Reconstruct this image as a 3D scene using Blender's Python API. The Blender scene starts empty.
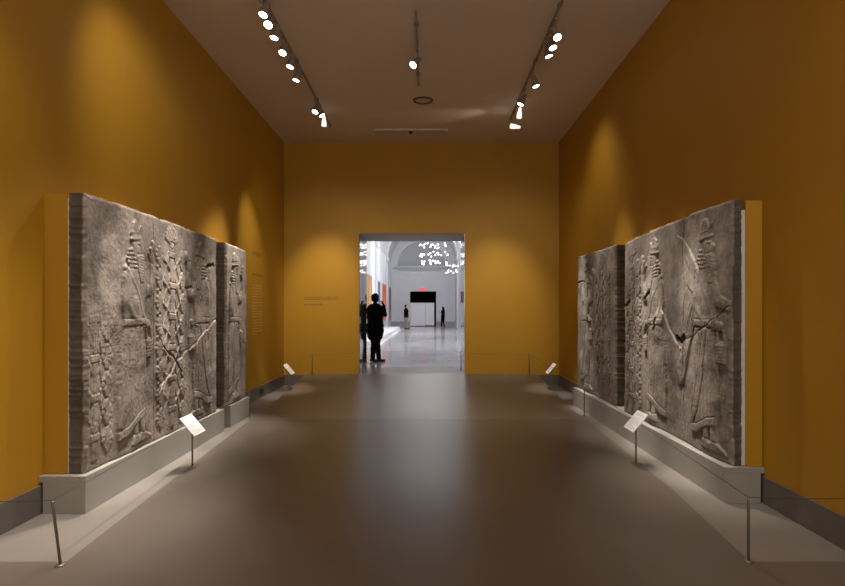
import bpy, bmesh, math, random
import numpy as np
from mathutils import Vector, Matrix

random.seed(7)
RNG = np.random.RandomState(11)
SC = bpy.context.scene
COL = SC.collection
PI = math.pi

# ------------------------------------------------------------------ room dimensions (metres)
XL, XR = -3.10, 2.84          # side walls
YB, YB2 = 12.96, 14.46        # end wall of the gallery: near face / far face
YR = -4.0                     # wall behind the camera
ZC = 5.25                     # ceiling
DX0, DX1, DZ = -1.48, 0.81, 3.29   # doorway
RZ = 0.25                     # top of the ramp = hall floor
RY0 = 8.9                     # foot of the ramp
EYE = 1.625

# ------------------------------------------------------------------ tagging
def tag(o, label=None, cat=None, group=None, kind=None):
    if label: o['label'] = label
    if cat: o['category'] = cat
    if group: o['group'] = group
    if kind: o['kind'] = kind
    return o

def empty(name, loc=(0, 0, 0), rz=0.0):
    o = bpy.data.objects.new(name, None)
    COL.objects.link(o)
    o.location = loc
    o.rotation_euler = (0, 0, rz)
    o.empty_display_size = 0.1
    return o

# ------------------------------------------------------------------ materials
def lin(r, g, b):
    f = lambda c: ((c / 255.0) / 12.92) if c / 255.0 <= 0.04045 else (((c / 255.0) + 0.055) / 1.055) ** 2.4
    return (f(r), f(g), f(b), 1.0)

def mat(name, c, rough=0.6, metal=0.0, noise=0.0, nscale=4.0, bump=0.0, bscale=60.0, spec=0.5, coat=0.0, detail=6.0, rvar=0.0):
    m = bpy.data.materials.new(name)
    m.use_nodes = True
    nt = m.node_tree
    b = nt.nodes['Principled BSDF']
    c = tuple(c) + (1.0,) if len(c) == 3 else tuple(c)
    b.inputs['Base Color'].default_value = c
    b.inputs['Roughness'].default_value = rough
    b.inputs['Metallic'].default_value = metal
    b.inputs['Specular IOR Level'].default_value = spec
    b.inputs['Coat Weight'].default_value = coat
    tc = nt.nodes.new('ShaderNodeTexCoord')
    if noise > 0:
        n = nt.nodes.new('ShaderNodeTexNoise')
        n.inputs['Scale'].default_value = nscale
        n.inputs['Detail'].default_value = detail
        nt.links.new(tc.outputs['Object'], n.inputs['Vector'])
        r = nt.nodes.new('ShaderNodeMapRange')
        r.inputs['From Min'].default_value = 0.25
        r.inputs['From Max'].default_value = 0.75
        r.inputs['To Min'].default_value = 1 - noise
        r.inputs['To Max'].default_value = 1 + noise
        nt.links.new(n.outputs['Fac'], r.inputs['Value'])
        mx = nt.nodes.new('ShaderNodeMix')
        mx.data_type = 'RGBA'; mx.blend_type = 'MULTIPLY'
        mx.inputs[0].default_value = 1.0
        mx.inputs[6].default_value = c
        nt.links.new(r.outputs['Result'], mx.inputs[7])
        nt.links.new(mx.outputs[2], b.inputs['Base Color'])
        if rvar > 0:
            r2 = nt.nodes.new('ShaderNodeMapRange')
            r2.inputs['To Min'].default_value = rough - rvar
            r2.inputs['To Max'].default_value = rough + rvar
            nt.links.new(n.outputs['Fac'], r2.inputs['Value'])
            nt.links.new(r2.outputs['Result'], b.inputs['Roughness'])
    if bump > 0:
        n2 = nt.nodes.new('ShaderNodeTexNoise')
        n2.inputs['Scale'].default_value = bscale
        n2.inputs['Detail'].default_value = 4
        nt.links.new(tc.outputs['Object'], n2.inputs['Vector'])
        bp = nt.nodes.new('ShaderNodeBump')
        bp.inputs['Strength'].default_value = bump
        bp.inputs['Distance'].default_value = 0.01
        nt.links.new(n2.outputs['Fac'], bp.inputs['Height'])
        nt.links.new(bp.outputs['Normal'], b.inputs['Normal'])
    return m

def emis(name, c, s):
    m = bpy.data.materials.new(name)
    m.use_nodes = True
    b = m.node_tree.nodes['Principled BSDF']
    b.inputs['Base Color'].default_value = tuple(x * .3 for x in c) + (1.0,)
    b.inputs['Emission Color'].default_value = tuple(c) + (1.0,)
    b.inputs['Emission Strength'].default_value = s
    return m

def stone_mat(name, base, dark):
    m = bpy.data.materials.new(name)
    m.use_nodes = True
    nt = m.node_tree
    b = nt.nodes['Principled BSDF']
    b.inputs['Roughness'].default_value = 0.62
    b.inputs['Specular IOR Level'].default_value = 0.3
    tc = nt.nodes.new('ShaderNodeTexCoord')
    n = nt.nodes.new('ShaderNodeTexNoise'); n.inputs['Scale'].default_value = 2.2; n.inputs['Detail'].default_value = 9
    n.inputs['Roughness'].default_value = 0.68
    nt.links.new(tc.outputs['Object'], n.inputs['Vector'])
    cr = nt.nodes.new('ShaderNodeValToRGB')
    cr.color_ramp.elements[0].position = 0.34; cr.color_ramp.elements[0].color = tuple(dark) + (1,)
    cr.color_ramp.elements[1].position = 0.66; cr.color_ramp.elements[1].color = tuple(base) + (1,)
    nt.links.new(n.outputs['Fac'], cr.inputs['Fac'])
    at = nt.nodes.new('ShaderNodeAttribute'); at.attribute_name = 'tone'
    mx = nt.nodes.new('ShaderNodeMix'); mx.data_type = 'RGBA'; mx.blend_type = 'MULTIPLY'; mx.inputs[0].default_value = 1
    nt.links.new(cr.outputs['Color'], mx.inputs[6])
    nt.links.new(at.outputs['Color'], mx.inputs[7])
    nt.links.new(mx.outputs[2], b.inputs['Base Color'])
    n2 = nt.nodes.new('ShaderNodeTexNoise'); n2.inputs['Scale'].default_value = 34; n2.inputs['Detail'].default_value = 7
    nt.links.new(tc.outputs['Object'], n2.inputs['Vector'])
    bp = nt.nodes.new('ShaderNodeBump'); bp.inputs['Strength'].default_value = 0.45; bp.inputs['Distance'].default_value = 0.012
    nt.links.new(n2.outputs['Fac'], bp.inputs['Height'])
    nt.links.new(bp.outputs['Normal'], b.inputs['Normal'])
    return m

M = {}
M['ochre'] = mat('ochre_paint', (0.445, 0.230, 0.014), 0.55, noise=0.04, nscale=1.3, bump=0.05, bscale=90, spec=0.35)
M['ceiling'] = mat('ceiling_paint', (0.70, 0.59, 0.49), 0.6, noise=0.03, nscale=1.0, spec=0.3)
M['floor'] = mat('taupe_floor', (0.142, 0.117, 0.097), 0.31, noise=0.06, nscale=2.2, rvar=0.02, spec=0.13)
M['ramp'] = mat('polished_ramp', (0.165, 0.136, 0.113), 0.30, noise=0.05, nscale=2.2, rvar=0.01, spec=0.20)
M['strip'] = mat('pale_floor', (0.205, 0.183, 0.163), 0.45, noise=0.06, nscale=3.0, bump=0.03, bscale=120)
M['plinth'] = mat('plinth_paint', (0.31, 0.29, 0.27), 0.5, noise=0.03, nscale=2.0)
M['slot'] = mat('painted_slot_shade', (0.02, 0.018, 0.016), 0.8)
M['baseboard'] = mat('grey_baseboard', (0.13, 0.115, 0.105), 0.4, noise=0.12, nscale=5.0)
M['stone'] = stone_mat('gypsum_stone', (0.285, 0.242, 0.212), (0.135, 0.112, 0.097))
M['stone_b'] = stone_mat('gypsum_stone_grey', (0.29, 0.252, 0.224), (0.14, 0.118, 0.103))
M['plaster'] = mat('white_plaster', (0.62, 0.62, 0.60), 0.8, noise=0.08, nscale=20)
M['steel'] = mat('grey_steel', (0.24, 0.22, 0.20), 0.45, 0.6)
M['cable'] = mat('dark_cable', (0.05, 0.045, 0.04), 0.5)
M['label'] = mat('label_card', (0.86, 0.86, 0.90), 0.5)
M['ink'] = mat('grey_print', (0.58, 0.58, 0.62), 0.6)
M['bracket'] = mat('black_bracket', (0.02, 0.02, 0.02), 0.5)
M['walltext'] = mat('vinyl_letters', (0.27, 0.135, 0.010), 0.6)
M['walltext_pale'] = mat('pale_vinyl_letters', (0.60, 0.34, 0.05), 0.5)
M['track'] = mat('bronze_track', (0.30, 0.245, 0.20), 0.5)
M['lamp'] = mat('white_lamp_body', (0.60, 0.55, 0.50), 0.45)
M['lampdark'] = mat('bronze_lamp_body', (0.26, 0.215, 0.175), 0.5)
M['lens'] = emis('lamp_lens', (1.0, 0.95, 0.86), 14.0)
M['lampglow'] = emis('painted_glow_housing', (1.0, 0.95, 0.88), 1.1)  # emission stands in for light falling on the white housing
M['vent'] = mat('vent_ring', (0.12, 0.095, 0.075), 0.5)
M['black'] = mat('black_fixture', (0.012, 0.012, 0.012), 0.45)
M['glassjamb'] = mat('polished_dark_stone', (0.10, 0.10, 0.11), 0.06, spec=0.9, coat=1.0)
M['greyjamb'] = mat('polished_grey_stone', (0.42, 0.40, 0.40), 0.12, spec=0.8, coat=0.6)
M['soffit'] = mat('soffit_paint', (0.62, 0.54, 0.48), 0.6)
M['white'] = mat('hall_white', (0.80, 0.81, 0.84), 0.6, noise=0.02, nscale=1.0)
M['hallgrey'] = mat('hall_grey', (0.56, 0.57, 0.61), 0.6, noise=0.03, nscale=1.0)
M['niche'] = mat('niche_grey', (0.44, 0.45, 0.49), 0.7)
M['hallfloor'] = mat('hall_terrazzo', (0.40, 0.40, 0.42), 0.16, noise=0.12, nscale=0.9, spec=0.7, rvar=0.05)
M['hallbase'] = mat('hall_base_stone', (0.26, 0.27, 0.30), 0.4)
M['screen'] = mat('white_screen', (0.72, 0.72, 0.77), 0.5)
M['blackpanel'] = mat('black_opening', (0.002, 0.002, 0.002), 0.9, spec=0.0)
M['bulb'] = emis('chandelier_globe', (1.0, 0.97, 0.95), 3.0)
M['red'] = emis('exit_red', (1.0, 0.05, 0.09), 2.2)
M['exitbox'] = emis('exit_housing_glow', (1.0, 0.12, 0.16), 0.75)
M['suit'] = mat('black_suit', (0.003, 0.003, 0.0035), 0.9, spec=0.05)
M['shoe'] = mat('black_shoe', (0.006, 0.006, 0.006), 0.5)
M['skin_silhouette'] = mat('silhouette_skin', (0.010, 0.007, 0.006), 0.8, spec=0.1)  # near-black: the backlit man's shade is put into the skin colour
M['skin'] = mat('skin', (0.42, 0.28, 0.21), 0.6)
M['hair'] = mat('dark_hair', (0.004, 0.0035, 0.003), 0.8, spec=0.1)
M['khaki'] = mat('khaki_cloth', (0.30, 0.255, 0.22), 0.8)
M['eye'] = mat('eye_white', (0.5, 0.5, 0.5), 0.3)
M['canvas_a'] = mat('canvas_side', (0.5, 0.48, 0.45), 0.7)

def painting_mat(name, cols, scale):
    m = bpy.data.materials.new(name)
    m.use_nodes = True
    nt = m.node_tree
    b = nt.nodes['Principled BSDF']
    b.inputs['Roughness'].default_value = 0.5
    tc = nt.nodes.new('ShaderNodeTexCoord')
    n = nt.nodes.new('ShaderNodeTexNoise'); n.inputs['Scale'].default_value = scale; n.inputs['Detail'].default_value = 2
    nt.links.new(tc.outputs['Object'], n.inputs['Vector'])
    cr = nt.nodes.new('ShaderNodeValToRGB')
    cr.color_ramp.interpolation = 'CONSTANT'
    els = cr.color_ramp.elements
    while len(els) < len(cols): els.new(0.5)
    for i, c in enumerate(cols):
        els[i].position = 0 if i == 0 else 0.36 + 0.28 * (i - 1) / max(1, len(cols) - 2)
        els[i].color = tuple(c) + (1,)
    nt.links.new(n.outputs['Fac'], cr.inputs['Fac'])
    nt.links.new(cr.outputs['Color'], b.inputs['Base Color'])
    return m

# ------------------------------------------------------------------ mesh helpers
def link(name, bm, m, parent=None, smooth=False):
    me = bpy.data.meshes.new(name)
    bm.normal_update()
    bm.to_mesh(me); bm.free()
    o = bpy.data.objects.new(name, me)
    COL.objects.link(o)
    ms = m if isinstance(m, (list, tuple)) else [m]
    for x in ms: me.materials.append(x)
    if smooth:
        for p in me.polygons: p.use_smooth = True
    if parent is not None: o.parent = parent
    return o

def box(bm, x0, y0, z0, x1, y1, z1, mi=0, bev=0.0):
    t = bmesh.new()
    vs = [t.verts.new(p) for p in ((x0, y0, z0), (x1, y0, z0), (x1, y1, z0), (x0, y1, z0),
                                   (x0, y0, z1), (x1, y0, z1), (x1, y1, z1), (x0, y1, z1))]
    for f in ((0, 3, 2, 1), (4, 5, 6, 7), (0, 1, 5, 4), (1, 2, 6, 5), (2, 3, 7, 6), (3, 0, 4, 7)):
        t.faces.new([vs[i] for i in f])
    if bev > 0:
        bmesh.ops.bevel(t, geom=list(t.edges), offset=bev, segments=2, profile=0.6, affect='EDGES')
    merge(bm, t, mi=mi)
    return bm

def merge(bm, t, mtx=None, mi=None):
    mp = {}
    for v in t.verts:
        mp[v] = bm.verts.new(mtx @ v.co if mtx else v.co)
    for f in t.faces:
        try:
            nf = bm.faces.new([mp[v] for v in f.verts])
            nf.material_index = f.material_index if mi is None else mi
            nf.smooth = f.smooth
        except ValueError:
            pass
    t.free()

def frame_of(d):
    d = Vector(d).normalized()
    a = Vector((0, 0, 1)) if abs(d.z) < 0.9 else Vector((1, 0, 0))
    u = d.cross(a).normalized()
    v = d.cross(u).normalized()
    return d, u, v

def rings(bm, pts, mi=0, seg=14, axis=None, caps=True, smooth=True):
    """pts: list of (centre, radius) -> a closed lathed tube following the centres"""
    loops = []
    n = len(pts)
    for i, (c, r) in enumerate(pts):
        c = Vector(c)
        if axis is not None: d = Vector(axis)
        else:
            a = Vector(pts[max(0, i - 1)][0]); b = Vector(pts[min(n - 1, i + 1)][0])
            d = b - a
        _, u, v = frame_of(d)
        loops.append([bm.verts.new(c + (u * math.cos(2 * PI * k / seg) + v * math.sin(2 * PI * k / seg)) * r) for k in range(seg)])
    for a, b in zip(loops, loops[1:]):
        for k in range(seg):
            f = bm.faces.new((a[k], a[(k + 1) % seg], b[(k + 1) % seg], b[k]))
            f.smooth = smooth; f.material_index = mi
    if caps:
        f = bm.faces.new(list(reversed(loops[0]))); f.material_index = mi
        f = bm.faces.new(loops[-1]); f.material_index = mi
    return bm

def capsule(bm, p0, r0, p1, r1, seg=12, flat=None):
    p0, p1 = Vector(p0), Vector(p1)
    d = p1 - p0
    if d.length < 1e-5:
        d = Vector((0, 0, 1e-3)); p1 = p0 + d
    d.normalize()
    pts = []
    for k in range(5):
        a = PI / 2 * (k + 0.12) / 5.0
        pts.append((p0 - d * r0 * math.cos(a), max(1e-4, r0 * math.sin(a))))
    pts.append((p0, r0)); pts.append((p1, r1))
    for k in range(4, -1, -1):
        a = PI / 2 * (k + 0.12) / 5.0
        pts.append((p1 + d * r1 * math.cos(a), max(1e-4, r1 * math.sin(a))))
    rings(bm, pts, seg=seg, axis=d)

def polytube(bm, pts, r, seg=8, mi=0):
    rings(bm, [(p, r) for p in pts], seg=seg, mi=mi)

def sbox(name, m, *b, parent=None, bev=0.0, kind='structure'):
    bm = bmesh.new(); box(bm, *b, bev=bev)
    o = link(name, bm, m, parent)
    if parent is None and kind: o['kind'] = kind
    return o

# ------------------------------------------------------------------ the gallery shell
T = 0.2
sbox('floor', M['strip'], XL - T, YR - T, -0.2, XR + T, YB, 0.0)
sbox('ceiling', M['ceiling'], XL - T, YR - T, ZC, XR + T, YB2, ZC + 0.2)
sbox('wall_left', M['ochre'], XL - T, YR - T, 0, XL, YB2, ZC)
sbox('wall_right', M['ochre'], XR, YR - T, 0, XR + T, YB2, ZC)
sbox('wall_rear', M['ochre'], XL, YR - T, 0, XR, YR, ZC)
bm = bmesh.new()
box(bm, XL, YB, 0, DX0, YB2, ZC)
box(bm, DX1, YB, 0, XR, YB2, ZC)
box(bm, DX0, YB, DZ, DX1, YB2, ZC)
o = link('wall_back', bm, M['ochre']); o['kind'] = 'structure'

# grey-brown central floor: flat part, tapering in beside the pale margins, then the ramp up to the doorway
def floor_prism(name, outline, m):
    bm = bmesh.new()
    top = [bm.verts.new((x, y, z)) for x, y, z in outline]
    bot = [bm.verts.new((x, y, 0.0005)) for x, y, z in outline]
    n = len(outline)
    bm.faces.new(top)
    for i in range(n):
        bm.faces.new((bot[i], bot[(i + 1) % n], top[(i + 1) % n], top[i]))
    bmesh.ops.recalc_face_normals(bm, faces=list(bm.faces))
    o = link(name, bm, m); o['kind'] = 'structure'
    return o
FZ = 0.006
YS = 3.86
floor_prism('floor_overlay', [(XL, YR, FZ), (XR, YR, FZ), (XR, YS, FZ), (2.075, YS, FZ), (2.21, 5.4, FZ), (2.35, RY0, FZ),
                              (-2.62, RY0, FZ), (-2.43, 5.6, FZ), (-2.325, YS, FZ), (XL, YS, FZ)], M['floor'])
def ramp_z(y):
    t = (y - RY0) / (YB - RY0)
    if t <= 0: return 0.0
    a = .45
    return RZ * ((t * t / (2 * a)) if t < a else (t - a / 2)) / (1 - a / 2)
bm = bmesh.new()
NR = 36
rows = []
for k in range(NR + 1):
    y = RY0 + (YB - RY0) * k / NR
    z = FZ + (RZ - FZ) * ramp_z(y) / RZ
    rows.append([bm.verts.new(p) for p in ((-2.62, y, 0), (-2.62, y, z), (2.35, y, z), (2.35, y, 0))])
for a, b in zip(rows, rows[1:]):
    bm.faces.new((a[0], a[1], b[1], b[0])); bm.faces.new((a[2], a[3], b[3], b[2]))
    f = bm.faces.new((a[1], a[2], b[2], b[1])); f.smooth = True
bm.faces.new(rows[0]); bm.faces.new(list(reversed(rows[-1])))
bmesh.ops.recalc_face_normals(bm, faces=list(bm.faces))
for e in bm.edges:
    if all(v in [r[1] for r in rows] for v in e.verts) or all(v in [r[2] for r in rows] for v in e.verts): e.smooth = False
o = link('floor_ramp', bm, M['ramp']); o['kind'] = 'structure'
sbox('floor_threshold', M['ramp'], DX0, YB, 0.0, DX1, YB2, RZ)

# skirting (interrupted by the plinths)
BH = 0.225
for nm, x0, x1, segs in (('baseboard_left', XL, XL + 0.022, ((YR, 4.79), (9.19, YB))),
                         ('baseboard_right', XR - 0.022, XR, ((YR, 5.06), (10.33, YB)))):
    bm = bmesh.new()
    for a, b in segs:
        box(bm, x0, a, 0, x1, b, BH, bev=0.004)
    o = link(nm, bm, M['baseboard']); o['kind'] = 'structure'
bm = bmesh.new()
box(bm, XL + 0.022, YB - 0.02, 0, -2.62, YB, BH)
box(bm, 2.35, YB - 0.02, 0, XR - 0.022, YB, BH)
o = link('baseboard_back', bm, M['baseboard']); o['kind'] = 'structure'

# lining of the doorway
sbox('trim_1', M['glassjamb'], DX0, YB + 0.03, RZ, DX0 + 0.012, YB2, DZ - 0.012)
sbox('trim_2', M['greyjamb'], DX1 - 0.012, YB + 0.03, RZ, DX1, YB2, DZ - 0.012)
sbox('trim_3', M['soffit'], DX0, YB + 0.03, DZ - 0.012, DX1, YB2, DZ)

# ------------------------------------------------------------------ the bright hall beyond
HX0, HX1 = -3.05, 2.30
HC = (HX0 + HX1) / 2
HR = (HX1 - HX0) / 2
HY1 = 50.0
HS = 5.55
sbox('hall_floor', M['hallfloor'], HX0 - 0.3, YB2, 0.0, HX1 + 0.3, HY1 + 1.2, RZ)
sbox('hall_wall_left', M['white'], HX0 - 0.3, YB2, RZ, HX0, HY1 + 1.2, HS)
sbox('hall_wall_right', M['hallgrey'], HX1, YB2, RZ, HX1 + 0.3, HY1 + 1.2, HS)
bm = bmesh.new()                                       # barrel vault
N = 40
ins, out = [], []
for y in (YB2, HY1 + 1.2):
    ins.append([bm.verts.new((HC - HR * math.cos(PI * k / N), y, HS + HR * math.sin(PI * k / N))) for k in range(N + 1)])
    out.append([bm.verts.new((HC - (HR + .3) * math.cos(PI * k / N), y, HS + (HR + .3) * math.sin(PI * k / N))) for k in range(N + 1)])
for k in range(N):
    f = bm.faces.new((ins[0][k], ins[0][k + 1], ins[1][k + 1], ins[1][k])); f.smooth = True
    f = bm.faces.new((out[0][k], out[1][k], out[1][k + 1], out[0][k + 1])); f.smooth = True
    bm.faces.new((ins[0][k], out[0][k], out[0][k + 1], ins[0][k + 1]))
bmesh.ops.recalc_face_normals(bm, faces=list(bm.faces))
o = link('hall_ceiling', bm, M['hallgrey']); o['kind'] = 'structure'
# wall over the gallery door as seen from inside the hall
sbox('hall_wall_front', M['white'], HX0 - .3, YB2, ZC, HX1 + .3, YB2 + 0.1, HS + HR + .3)
# ribs with pilasters
for ry in (24.0, 34.5, 44.4):
    bm = bmesh.new()
    a = 0.12
    for s, x in ((1, HX0), (-1, HX1)):
        box(bm, min(x, x + s * a), ry, RZ, max(x, x + s * a), ry + 1.0, HS)
        box(bm, min(x, x + s * a * 1.6), ry - 0.08, HS - 0.25, max(x, x + s * a * 1.6), ry + 1.08, HS - 0.02)
    L = []
    for r in (HR, HR - a):
        for y in (ry, ry + 1.0):
            L.append([bm.verts.new((HC - r * math.cos(PI * k / N), y, HS + r * math.sin(PI * k / N))) for k in range(N + 1)])
    for A, B in ((0, 2), (2, 3), (3, 1)):
        for k in range(N):
            f = bm.faces.new((L[A][k], L[A][k + 1], L[B][k + 1], L[B][k])); f.smooth = (A, B) == (2, 3)
    bmesh.ops.recalc_face_normals(bm, faces=list(bm.faces))
    o = link('hall_column_rib', bm, M['hallgrey']); o['kind'] = 'structure'
# end wall with an arched recess
EC, ER, EZ = -0.50, 2.02, 5.30
bm = bmesh.new()
arc = [(EC - ER * math.cos(PI * k / N), EZ + ER * math.sin(PI * k / N)) for k in range(N + 1)]
outer = []
for x, z in arc:                                       # rays out to a big rectangle
    dx, dz = x - EC, z - EZ
    outer.append((EC + dx * 2.6, EZ + dz * 2.6))
av = [bm.verts.new((x, HY1, z)) for x, z in arc]
bv = [bm.verts.new((x, HY1, z)) for x, z in outer]
rv = [bm.verts.new((x, HY1 + 0.9, z)) for x, z in arc]
for k in range(N):
    bm.faces.new((av[k], av[k + 1], bv[k + 1], bv[k]))
    f = bm.faces.new((av[k], rv[k], rv[k + 1], av[k + 1])); f.smooth = True
f = bm.faces.new(rv); f.material_index = 1
f = bm.faces.new((av[0], av[-1], rv[-1], rv[0]))
bmesh.ops.recalc_face_normals(bm, faces=list(bm.faces))
DXa, DXb, DZt = -1.46, 0.72, 3.18                      # dark opening
box(bm, HX0 - .3, HY1, RZ, DXa, HY1 + 0.9, EZ)
box(bm, DXb, HY1, RZ, HX1 + .3, HY1 + 0.9, EZ)
box(bm, DXa, HY1, DZt, DXb, HY1 + 0.9, EZ)
box(bm, DXa, HY1 + 0.5, RZ, DXb, HY1 + 0.9, DZt, mi=2)
o = link('hall_wall_back', bm, [M['hallgrey'], M['niche'], M['blackpanel']]); o['kind'] = 'structure'
bm = bmesh.new()                                       # ledge under the recess
box(bm, EC - ER - 0.1, HY1 - 0.16, EZ - 0.34, EC + ER + 0.1, HY1, EZ - 0.18)
box(bm, EC - ER - 0.2, HY1 - 0.26, EZ - 0.18, EC + ER + 0.2, HY1, EZ - 0.06)
o = link('hall_trim_ledge', bm, M['niche']); o['kind'] = 'structure'
for x0, x1 in ((-3.0, -2.5), (1.2, 1.72)):
    bm = bmesh.new()
    box(bm, x0, HY1 - 0.12, RZ, x1, HY1, EZ - 0.3)
    box(bm, x0 - 0.05, HY1 - 0.17, EZ - 0.5, x1 + 0.05, HY1, EZ - 0.34)
    o = link('hall_wall_pilaster', bm, M['hallgrey']); o['kind'] = 'structure'
bm = bmesh.new()
box(bm, HX0, HY1 - 0.2, RZ, DXa - 0.02, HY1, RZ + 0.42)
box(bm, DXb + 0.02, HY1 - 0.2, RZ, HX1, HY1, RZ + 0.42)
o = link('hall_baseboard_back', bm, M['hallbase']); o['kind'] = 'structure'
# white screen standing in the dark opening
t = empty('temporary_screen', ((-1.46 + 0.62) / 2, HY1 + 0.2, RZ))
tag(t, 'white temporary screen wall closing the lower part of the black opening at the far end', 'screen')
bm = bmesh.new(); box(bm, -1.02, -0.03, 0.06, 0.22, 0.03, 1.98); link('wide_panel', bm, M['screen'], t)
bm = bmesh.new(); box(bm, 0.235, -0.025, 0.10, 0.98, 0.025, 1.98); link('access_panel', bm, M['screen'], t)
bm = bmesh.new(); box(bm, -1.02, -0.02, 0, 0.98, 0.02, 0.06); link('base_rail', bm, M['black'], t)
# exit sign
t = empty('exit_sign', (-0.42, HY1, 3.34))
tag(t, 'small red lit exit sign above the black opening at the far end of the hall', 'sign')
bm = bmesh.new(); box(bm, -0.22, -0.08, -0.11, 0.22, 0.0, 0.12, bev=0.01); link('housing', bm, M['exitbox'], t)
cu = bpy.data.curves.new('lettering', 'FONT'); cu.body = 'EXIT'; cu.size = 0.21; cu.align_x = 'CENTER'; cu.align_y = 'CENTER'; cu.extrude = 0.004
to = bpy.data.objects.new('lettering', cu); COL.objects.link(to); to.parent = t
to.location = (0, -0.086, 0.0); to.rotation_euler = (PI / 2, 0, 0); cu.materials.append(M['red'])
_dg = bpy.context.evaluated_depsgraph_get(); _dg.update()
_me = bpy.data.meshes.new_from_object(to.evaluated_get(_dg))
_lo = bpy.data.objects.new('lettering', _me); _lo.location = to.location; _lo.rotation_euler = to.rotation_euler
bpy.data.objects.remove(to); bpy.data.curves.remove(cu)
COL.objects.link(_lo); _lo.parent = t; _lo.name = 'lettering'

# platform along the left wall
bm = bmesh.new(); box(bm, HX0 + 0.13, 22.0, RZ, -1.9, 41.5, RZ + 0.22, bev=0.01); box(bm, HX0 + 0.13, 21.9, RZ, -1.82, 41.6, RZ + 0.04)
tag(link('display_platform', bm, M['white']), 'long low white platform along the left wall of the bright hall', 'platform')
# paintings on the left wall
PT = [(27.6, 32.2, [(0.55, 0.22, 0.05), (0.75, 0.42, 0.16), (0.6, 0.6, 0.55)], 'large orange canvas nearest the doorway on the hall wall'),
      (34.9, 38.0, [(0.02, 0.03, 0.09), (0.10, 0.16, 0.30), (0.5, 0.55, 0.65)], 'dark blue canvas second from the doorway on the hall wall'),
      (39.2, 43.4, [(0.85, 0.40, 0.08), (0.75, 0.12, 0.05), (0.9, 0.6, 0.25)], 'bright orange and red canvas third from the doorway on the hall wall'),
      (46.2, 49.3, [(0.70, 0.10, 0.07), (0.22, 0.10, 0.06), (0.75, 0.30, 0.15)], 'red canvas beyond the last wall pier of the hall')]
for i, (ya, yb, cols, lab) in enumerate(PT):
    t = empty('painting', (HX0, (ya + yb) / 2, 0.83)); w = (yb - ya) / 2
    tag(t, lab, 'painting', 'paintings on the hall wall')
    bm = bmesh.new(); box(bm, 0.02, -w + .08, .08, 0.06, w - .08, 2.52); link('canvas', bm, painting_mat('canvas_%d' % i, cols, 1.1), t)
    bm = bmesh.new()
    for b in ((0, -w, 0, 0.08, w, 0.08), (0, -w, 2.52, 0.08, w, 2.6), (0, -w, 0.08, 0.08, -w + .08, 2.52), (0, w - .08, 0.08, 0.08, w, 2.52)):
        box(bm, *b)
    link('frame', bm, M['canvas_a'], t)

# chandeliers of small globes
def chandelier(cx, cy, rad, levels, ncol, label):
    t = empty('chandelier', (cx, cy, levels[0])); tag(t, label, 'chandelier', 'globe chandeliers of the hall')
    top = HS + math.sqrt(max(0.1, HR ** 2 - (cx - HC) ** 2)) - levels[0]
    rnd = random.Random(int(cy * 10))
    bm = bmesh.new()
    rings(bm, [((0, 0, top - 0.14), rad * 0.9), ((0, 0, top - 0.10), rad * 0.95), ((0, 0, top - 0.06), rad * 0.4)], seg=24, axis=(0, 0, 1))
    link('canopy', bm, M['steel'], t)
    proto = None
    for c in range(ncol):
        a = 2 * PI * c / ncol + 0.2
        r = rad * (0.95 if c % 2 == 0 else 0.62)
        x, y = r * math.cos(a), r * math.sin(a)
        bm = bmesh.new(); polytube(bm, [(x, y, 0.0), (x, y, top - 0.1)], 0.008, seg=6)
        rod = link('suspension_rod', bm, M['steel'], t)
        for lv in levels:
            for q in range(2 if (c + int(lv * 10)) % 3 else 1):
                jx, jy, jz = rnd.uniform(-.1, .1), rnd.uniform(-.1, .1), rnd.uniform(-.10, .10)
                if proto is None:
                    b = bmesh.new(); bmesh.ops.create_icosphere(b, subdivisions=2, radius=0.047)
                    g = link('globe', b, M['bulb'], rod, smooth=True); proto = g
                else:
                    g = proto.copy(); COL.objects.link(g); g.parent = rod
                g.location = (x + jx, y + jy, lv - levels[0] + jz)
chandelier(0.30, 32.0, 0.80, [4.16, 4.60, 5.06, 5.5, 5.95], 11, 'large globe chandelier hanging highest in the middle of the doorway view')
chandelier(1.62, 40.0, 0.34, [4.18, 4.56], 5, 'small globe chandelier farther down the hall, lower right in the doorway')
chandelier(1.28, 24.0, 0.30, [4.42, 4.9], 4, 'globe chandelier nearest the doorway, only its lowest globes visible at the top right')

# ------------------------------------------------------------------ plinths
def plinth(name, xf, xw, y0, y1, label):
    """xf: front face, xw: wall side. Panel face with a shadow slot behind and a lip that reaches the wall"""
    s = 1 if xw > xf else -1
    t = empty(name, ((xf + xw) / 2, (y0 + y1) / 2, 0)); tag(t, label, 'plinth', 'grey plinths under the reliefs')
    ox, oy = t.location.x, t.location.y
    zt = 0.30
    bm = bmesh.new()
    xi = xw - s * 0.035
    box(bm, min(xf, xi) - ox, y0 - oy, 0.0, max(xf, xi) - ox, y1 - oy, zt - 0.05, bev=0.0)
    link('body', bm, M['plinth'], t)
    bm = bmesh.new()
    xe = xw - s * 0.002
    box(bm, min(xf, xe) - ox, y0 - oy, zt - 0.05, max(xf, xe) - ox, y1 - oy, zt, bev=0.003)
    link('top_slab', bm, M['plinth'], t)
    bm = bmesh.new()
    a, b = sorted((xi, xw - s * 0.003))
    box(bm, a - ox, y0 + 0.03 - oy, 0.0, b - ox, y1 - 0.03 - oy, zt - 0.05)
    link('gap_shade_fill', bm, M['slot'], t)  # near-black filler; the slot's shade is put into its colour
    return t
plinth('plinth', -2.725, XL, 4.78, 8.05, 'long grey plinth under the large relief on the left wall')
plinth('plinth', -2.725, XL, 8.31, 9.18, 'short grey plinth under the narrow relief on the left wall')
plinth('plinth', 2.50, XR, 5.05, 7.87, 'grey plinth under the large relief on the right wall')
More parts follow.
